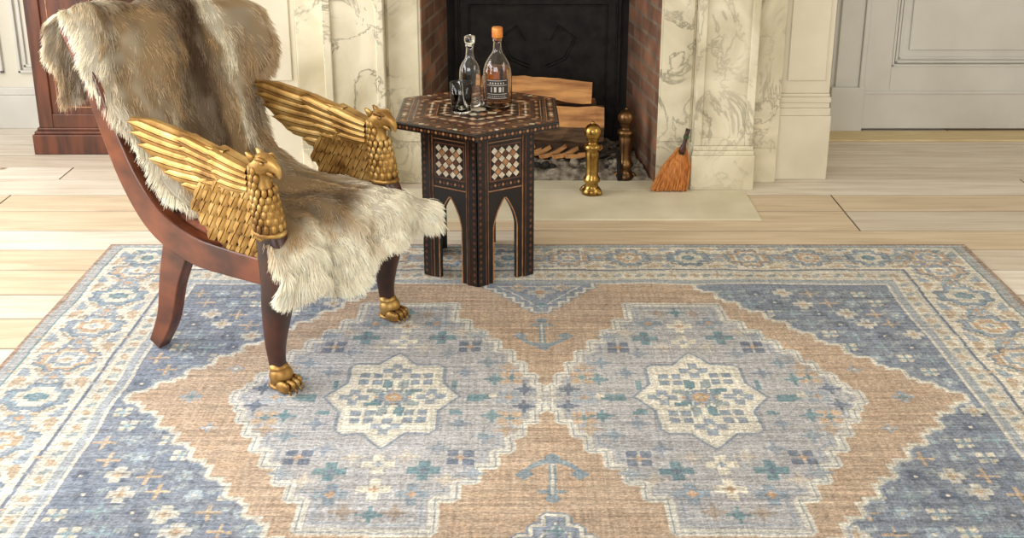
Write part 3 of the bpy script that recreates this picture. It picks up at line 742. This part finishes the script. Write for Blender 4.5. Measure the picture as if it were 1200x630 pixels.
# ---------------------------------------------------------------- armchair
CO=(-.7515,3.138,.0105); CR=math.radians(-30.5)
E=empty('griffin_armchair',CO,(0,0,CR))
stile=[(-.505,1.00),(-.43,.86),(-.365,.70),(-.29,.545),(-.19,.43),(-.05,.375),(.10,.366),(.245,.366)]
sh=[.028,.030,.034,.040,.046,.046,.042,.040]
for tag,sg in (('near',-1),('far',1)):
    def yy(a,b): return (a,b) if sg>0 else (-b,-a)
    y0,y1=yy(.24,.285)
    v,f=sweep_flat(stile,sh,y0,y1,40); bev(obj('side_frame_'+tag,mesh(v,f),M_mahog,E),.006,3)
    v,f=sweep_flat([(-.12,.37),(-.165,.25),(-.20,.12),(-.258,.012)],[.052,.040,.032,.024],*yy(.238,.282),20); bev(obj('rear_leg_'+tag,mesh(v,f),M_mahog,E),.005,3)
    R=cr([(.244,.500,.034),(.252,.46,.042),(.264,.40,.052),(.264,.33,.050),(.250,.24,.040),(.238,.15,.030),(.238,.09,.024),(.246,.045,.024)],26)
    v,f=tube([(r[0],sg*.262,r[1]) for r in R],[(r[2],min(r[2]*.85,.036)) for r in R],16,up=(0,1,0),square=.6)
    obj('front_leg_'+tag,mesh(v,f,True),M_dark,E)
    b=MB()
    b.add(*ell((.250,sg*.262,.042),(.036,.034,.034),16,10)); b.add(*ell((.243,sg*.262,.066),(.029,.029,.018),14,8))
    for i,t in enumerate((-.027,-.009,.009,.027)):
        xo=.288-abs(t)*.35; b.add(*ell((xo,sg*.262+t,.021),(.026,.0102,.019),12,8)); b.add(*ell((xo+.012,sg*.262+t,.026),(.013,.0095,.013),10,6)); b.add(*tube([(xo+.020,sg*.262+t,.018),(xo+.029,sg*.262+t,.012),(xo+.031,sg*.262+t,.003)],[.004,.003,.001],6))
    b.add(*ell((.246,sg*.262,.011),(.038,.033,.010),16,6))
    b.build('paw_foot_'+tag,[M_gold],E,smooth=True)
    # griffin head + neck
    b=MB(); yc=sg*.262
    R=cr([(.236,.465,.034,.034),(.244,.505,.044,.039),(.243,.560,.037,.034),(.228,.61,.031,.028),(.219,.645,.030,.027),(.226,.675,.033,.029),(.250,.686,.030,.025),(.273,.682,.020,.016),(.291,.668,.012,.009),(.296,.648,.003,.003)],34)
    b.add(*tube([(r[0],yc,r[1]) for r in R],[(r[2],r[3]) for r in R],16,up=(0,1,0)))
    b.add(*tube([(.250,yc,.666),(.268,yc,.657),(.280,yc,.650)],[(.011,.013),(.008,.009),(.002,.003)],10,up=(0,1,0)))
    b.add(*ell((.246,yc,.485),(.052,.042,.016),18,8))
    for s2 in (-1,1):
        b.add(*ell((.254,yc+s2*.023,.692),(.007,.005,.006),10,6))
        b.add(*tube([(.232,yc+s2*.024,.702),(.25,yc+s2*.026,.706),(.268,yc+s2*.018,.698)],[.004,.006,.003],8,up=(0,1,0)))
        b.add(*tube([(.218,yc+s2*.016,.692),(.206,yc+s2*.020,.708),(.196,yc+s2*.021,.716)],[(.013,.008),(.010,.006),(.003,.003)],8,up=(0,1,0)))
    for j in range(9):
        t=j/8; z=.665-.16*t
        for q in range(12):
            a=2*math.pi*q/12+(.25 if j%2 else 0)
            if j<3 and math.cos(a)>.3: continue
            rad=.029+.012*t
            cx=.224+.020*t+rad*math.cos(a); cy=yc+rad*.9*math.sin(a)
            b.add(*ell((cx,cy,z),(.009,.009,.015),8,6))
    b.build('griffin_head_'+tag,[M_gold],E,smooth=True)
    # wing
    wing=[(-.275,.742),(-.18,.748),(-.05,.730),(.065,.706),(.155,.676),(.185,.62),(.205,.56),(.222,.50),(.222,.385),(.16,.375),(.10,.39),(.008,.445),(-.035,.506),(-.035,.565),(-.144,.590),(-.22,.652),(-.265,.708)]
    b=MB(); b.add(*prism_xz(wing,yc-.008,yc+.008))
    def feather(p,q,wd,side,h0=.010,ridge=.008,curve=0.0):
        p=np.array(p);q=np.array(q); d=q-p; L=np.linalg.norm(d); d=d/L; nn=np.array([-d[1],d[0]]); n=10; v=[];f=[]
        for k in range(n):
            t=k/(n-1); wv=wd*(.6+.4*math.sin(min(t*1.6,1)*math.pi/2))*(1 if t<.8 else math.sqrt(max(0,1-((t-.8)/.2)**2)))+.0005
            c=p+d*L*t+nn*curve*math.sin(math.pi*t)
            lift=h0+ridge*.6*t
            for (o,hh) in ((-1,-.006),(-.86,.35*ridge),(-.45,.75*ridge),(-.08,ridge*.9),(.0,ridge*.55),(.08,ridge*.9),(.45,.75*ridge),(.86,.35*ridge),(1,-.006)):
                x,z=c+nn*wv*o; v.append((x,yc+side*(lift*(1 if hh>0 else 0)+hh),z))
        m9=9
        for k in range(n-1):
            for i in range(m9-1): a=k*m9+i; f.append((a,a+1,a+m9+1,a+m9))
        f.append(tuple(range(m9))); f.append(tuple((n-1)*m9+i for i in range(m9)))
        b.add(v,f)
    for side in (-1,1):
        tips=[(-.275,.734),(-.265,.703),(-.240,.668),(-.198,.632),(-.140,.600),(-.070,.574)]
        roots=[(.10,.690),(.10,.672),(.10,.652),(.11,.630),(.12,.606),(.12,.582)]
        for r_,t_ in list(zip(roots,tips))[::-1]: feather(r_,t_,.0185,side,.008,.009,.010)
        tips=[(-.07,.716),(-.065,.688),(-.045,.658),(-.02,.630),(.01,.602)]
        for i,t_ in enumerate(tips[::-1]): feather((.170,.665-.016*(4-i)),t_,.0175,side,.015,.009,.006)
        tips=[(.05,.696),(.055,.669),(.07,.642),(.09,.616)]
        for i,t_ in enumerate(tips[::-1]): feather((.195,.66-.018*(3-i)),t_,.0165,side,.021,.009,.004)
        rows=[(.398,.10,.210),(.438,.05,.210),(.478,.01,.210),(.518,-.005,.208),(.556,.0,.205),(.592,.05,.20)]
        for j,(z,xa,xb) in enumerate(rows):
            n=max(2,int(round((xb-xa)/.036))+1)
            for i in range(n):
                x=xb-(xb-xa)*(i/(n-1))-(.014 if j%2 else 0)
                feather((x+.020,z+.040),(x-.010,z-.014),.0195,side,.009+.0016*j,.008)
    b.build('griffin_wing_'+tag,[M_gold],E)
bev(obj('front_rail',mesh(boxv(.232,.268,-.24,.24,.325,.405),BOXF),M_mahog,E),.005)
bev(obj('rear_rail',mesh(boxv(-.22,-.185,-.24,.24,.37,.45),BOXF),M_mahog,E),.005)
o=obj('seat_cushion',mesh(boxv(-.20,.25,-.238,.238,.385,.445),BOXF),M_cush,E); bev(o,.02,4)
v,f=sweep_flat([(-.245,.50),(-.325,.64),(-.385,.78),(-.45,.90),(-.495,1.00)],[.014]*5,-.24,.24,24); bev(obj('back_panel',mesh(v,f),M_mahog,E),.004)
bev(obj('top_rail',mesh([(-.52,-.285,.975),(-.465,-.285,.965),(-.465,.285,.965),(-.52,.285,.975),(-.53,-.285,1.01),(-.475,-.285,1.015),(-.475,.285,1.015),(-.53,.285,1.01)],BOXF),M_mahog,E),.01,3)

# ---------------------------------------------------------------- reindeer hide
rows=[(-.570,.76,-.235,.24),(-.568,.85,-.255,.28),(-.560,.93,-.272,.30),(-.533,1.005,-.28,.33),(-.485,1.035,-.285,.35),(-.435,1.00,-.288,.36),(-.395,.925,-.288,.355),(-.348,.835,-.285,.335),(-.300,.73,-.262,.29),(-.245,.62,-.228,.243),(-.185,.53,-.225,.232),(-.10,.482,-.228,.235),(.02,.472,-.228,.235),(.13,.476,-.236,.245),(.22,.474,-.262,.285),(.290,.456,-.295,.318),(.325,.425,-.305,.335),(.346,.380,-.30,.335),(.358,.322,-.28,.325)]
NS,NT=150,70
RR=cr(rows,NS)
sv=np.linspace(0,1,NS)[:,None]; tv=np.linspace(0,1,NT)[None,:]
ed=vnoise(NS,4,9,1.5)
yn=RR[:,2]-.03*(ed[:,0]-.5); yf=RR[:,3]+.03*(ed[:,2]-.5)
Y=yn[:,None]*(1-tv)+yf[:,None]*tv
X=np.repeat(RR[:,0][:,None],NT,1); Z=np.repeat(RR[:,1][:,None],NT,1)
S=sv*18
def sm(a,b,x):
    t=np.clip((x-a)/(b-a),0,1); return t*t*(3-2*t)
up=1-sm(7.0,9.0,S)
en=np.clip((-Y-.23)/.08,0,1); ef=np.clip((Y-.20)/.16,0,1)
bk=up*sm(3.0,5,S)
X=X-bk*.04*en**1.6+bk*.10*ef**1.5; Z=Z-bk*.02*en-bk*.03*ef
fr=sm(13.5,15.5,S)
Z=Z-fr*.04*np.clip((np.abs(Y)-.22)/.12,0,1)**1.5
by=[-.34,-.27,-.20,-.13,-.06,0,.06,.14,.24,.34,.40]; bz=[.05,.015,.035,-.035,-.04,.01,.03,.04,.05,.07,.09]
Z=Z+sm(15,18,S)*np.interp(Y,by,bz)
X=X+sm(15,18,S)*np.interp(Y,[-.3,0,.36],[-.02,.0,.02])
fold=.018*np.sin(Y*34+S*.5)*sm(13.5,17.5,S)+.016*np.sin(Y*17+1.3*S)*sm(3,5,S)*(1-sm(8,9,S))
ns=(vnoise(NS,NT,14,12)-.5)*.036+(vnoise(NS,NT,6,6)-.5)*.014
P=np.stack([X,Y,Z],-1)
def frames(P):
    ds=np.gradient(P,axis=0); dt=np.gradient(P,axis=1)
    ds/=np.linalg.norm(ds,axis=-1,keepdims=True)+1e-9; dt/=np.linalg.norm(dt,axis=-1,keepdims=True)+1e-9
    n=np.cross(ds,dt); n/=np.linalg.norm(n,axis=-1,keepdims=True)+1e-9
    return ds,dt,n
ds,dt,n_=frames(P)
P=P+n_*(fold+np.maximum(ns,-.008))[...,None]
ds,dt,n_=frames(P)
# colours
n1=vnoise(NS,NT,20,10); n2=vnoise(NS,NT,9,5); n3=vnoise(NS,NT,4,3)
edge=np.minimum(np.minimum(tv,1-tv)*2.0,1); edge=np.repeat(edge,NS,0)
TAN_=np.array([172,144,108.]); DK=np.array([88,68,50.]); CR_=np.array([240,231,210.]); GB=np.array([176,162,140.])
dkv=n1*.45+n2*.40+n3*.15
dk=np.clip(sm(.40,.76,dkv+.28*np.exp(-((tv-.60)/.08)**2)*(S<10)+.14*np.exp(-((tv-.45)/.25)**2)*np.exp(-((S-13.0)/2.0)**2)),0,1)
col=TAN_*(1-dk[...,None])+DK*dk[...,None]
g=sm(.45,.75,n3*.4+n2*.6)[...,None]*.5; col=col*(1-g)+GB*g
cre=sm(.25,.66,(1-edge)*.50+(n1-.5)*.6+(n3-.5)*.25+sm(13.8,16.4,S)*.62+(1-sm(0,4,S))*.1+.40*np.exp(-((tv-.30)/.14)**2)*np.exp(-((S-7.5)/2.4)**2)+.40*np.exp(-((tv-.80)/.08)**2)*(S<9.5)*(S>4)-.15*np.exp(-((tv-.5)/.2)**2)*(S<13))[...,None]
col=col*(1-cre)+CR_*cre
Lc=linA(col)
idx=np.arange(NS*NT).reshape(NS,NT); q=np.stack([idx[:-1,:-1],idx[:-1,1:],idx[1:,1:],idx[1:,:-1]],-1).reshape(-1,4)
me=D.meshes.new('reindeer_hide'); me.from_pydata(P.reshape(-1,3).tolist(),[],q.tolist()); me.update()
for p in me.polygons: p.use_smooth=True
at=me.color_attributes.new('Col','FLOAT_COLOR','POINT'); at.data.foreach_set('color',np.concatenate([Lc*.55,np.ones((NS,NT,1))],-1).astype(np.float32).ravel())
m,nt,b,a=colattr_mat('hide_leather',.9)
hide=obj('reindeer_hide',me,m,None,CO,(0,0,CR))
md=hide.modifiers.new('s','SOLIDIFY'); md.thickness=.006; md.offset=-1
NH=110000; K=5
rs=rng.random(NH)*(NS-1.001); rt=rng.random(NH)*(NT-1.001)
ne=18000; k=rng.integers(0,4,ne); rs[:ne]=np.where(k<1,(NS-1.001)*(1-rng.random(ne)*.03),rs[:ne]); rt[:ne]=np.where(k==1,rng.random(ne)*2,np.where(k==2,NT-1.001-rng.random(ne)*2,rt[:ne]))
i=rs.astype(int);j=rt.astype(int);fs=(rs-i)[:,None];ft=(rt-j)[:,None]
def bl(A): return (A[i,j]*(1-ft)+A[i,j+1]*ft)*(1-fs)+(A[i+1,j]*(1-ft)+A[i+1,j+1]*ft)*fs
p=bl(P); dS=bl(ds); dT=bl(dt); nN=bl(n_); cc=bl(Lc)
tt=rt/(NT-1); eo=np.sign(tt-.5)*np.clip(np.abs(tt-.5)*2-.55,0,1)/.45
ss=rs/(NS-1)
flow=vnoise(NS,NT,20,14)-.5; fl=bl(flow[...,None])[:,0]; fl2=bl((vnoise(NS,NT,5,4)-.5)[...,None])[:,0]
cl1=bl((vnoise(NS,NT,2.2,1.3)-.5)[...,None])[:,0]; cl2=bl((vnoise(NS,NT,2.2,1.3)-.5)[...,None])[:,0]; cl3=bl(vnoise(NS,NT,3.2,1.2)[...,None])[:,0]
sd=np.where(ss*18<3.6,-1.0,1.0)[:,None]
dirv=dS*sd*.85+dT*(eo*.8+fl*1.1+fl2*.8+cl1*.9)[:,None]+nN*(.36+.5*cl2)[:,None]+rng.normal(0,.12,(NH,3))
dirv/=np.linalg.norm(dirv,axis=1,keepdims=True)
L=(.022+.016*rng.random(NH)+.010*np.abs(eo)+.014*(ss>.88)+.010*cl3)[:,None]
pts=np.zeros((NH,K,3))
for k in range(K):
    t=k/(K-1); pts[:,k]=p+dirv*L*t-nN*(L*.28*t*t)+np.array([0,0,-1.])*(L*.18*t*t)
cu=D.hair_curves.new('fur'); cu.add_curves([K]*NH)
cu.attributes['position'].data.foreach_set('vector',pts.astype(np.float32).ravel())
ra=cu.attributes.get('radius') or cu.attributes.new('radius','FLOAT','POINT')
ra.data.foreach_set('value',np.tile(np.array([.0009,.0009,.0008,.0006,.0002],dtype=np.float32),NH))
ca=cu.attributes.new('Col','FLOAT_COLOR','POINT')
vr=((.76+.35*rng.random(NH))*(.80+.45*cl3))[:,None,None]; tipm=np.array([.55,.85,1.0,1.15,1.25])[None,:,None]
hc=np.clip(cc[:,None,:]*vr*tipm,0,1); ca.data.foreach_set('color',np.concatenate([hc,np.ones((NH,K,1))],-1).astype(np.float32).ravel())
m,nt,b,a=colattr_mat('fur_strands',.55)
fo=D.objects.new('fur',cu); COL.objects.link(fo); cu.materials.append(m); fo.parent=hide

# ---------------------------------------------------------------- lights
def area(name,loc,target,sx,sy,power,color):
    l=D.lights.new(name,'AREA'); l.shape='RECTANGLE'; l.size=sx; l.size_y=sy; l.energy=power; l.color=color
    o=D.objects.new(name,l); COL.objects.link(o); o.location=loc; d=Vector(target)-Vector(loc); o.rotation_euler=d.to_track_quat('-Z','Y').to_euler(); return o
area('window_daylight_left',(-3.12,2.9,1.5),(0,3.0,.5),3.4,1.8,135,(.98,.99,1))
area('added_light_front',(-1.2,-.8,2.2),(.1,3.2,.0),3.0,1.4,90,(1,.99,.965))  # added soft area light behind the camera, no window is built there
area('added_light_right',(3.1,2.4,1.8),(.5,3.6,.2),2.0,1.6,40,(1,.96,.88))  # added warm area light, the right wall is solid with no window
w=D.worlds.new('w'); SC.world=w; w.use_nodes=True; w.node_tree.nodes['Background'].inputs[0].default_value=(.98,.99,1,1); w.node_tree.nodes['Background'].inputs[1].default_value=.7

# ---------------------------------------------------------------- camera
cd=D.cameras.new('cam'); cam=D.objects.new('cam',cd); COL.objects.link(cam)
cam.location=(0,0,1.62); cam.rotation_euler=(math.radians(90-17),0,0)
cd.sensor_width=36; cd.lens=1262*36/1200; cd.shift_y=-153/1200; cd.clip_start=.05
SC.camera=cam
SC.view_settings.view_transform='Standard'; SC.view_settings.look='None'; SC.view_settings.exposure=0
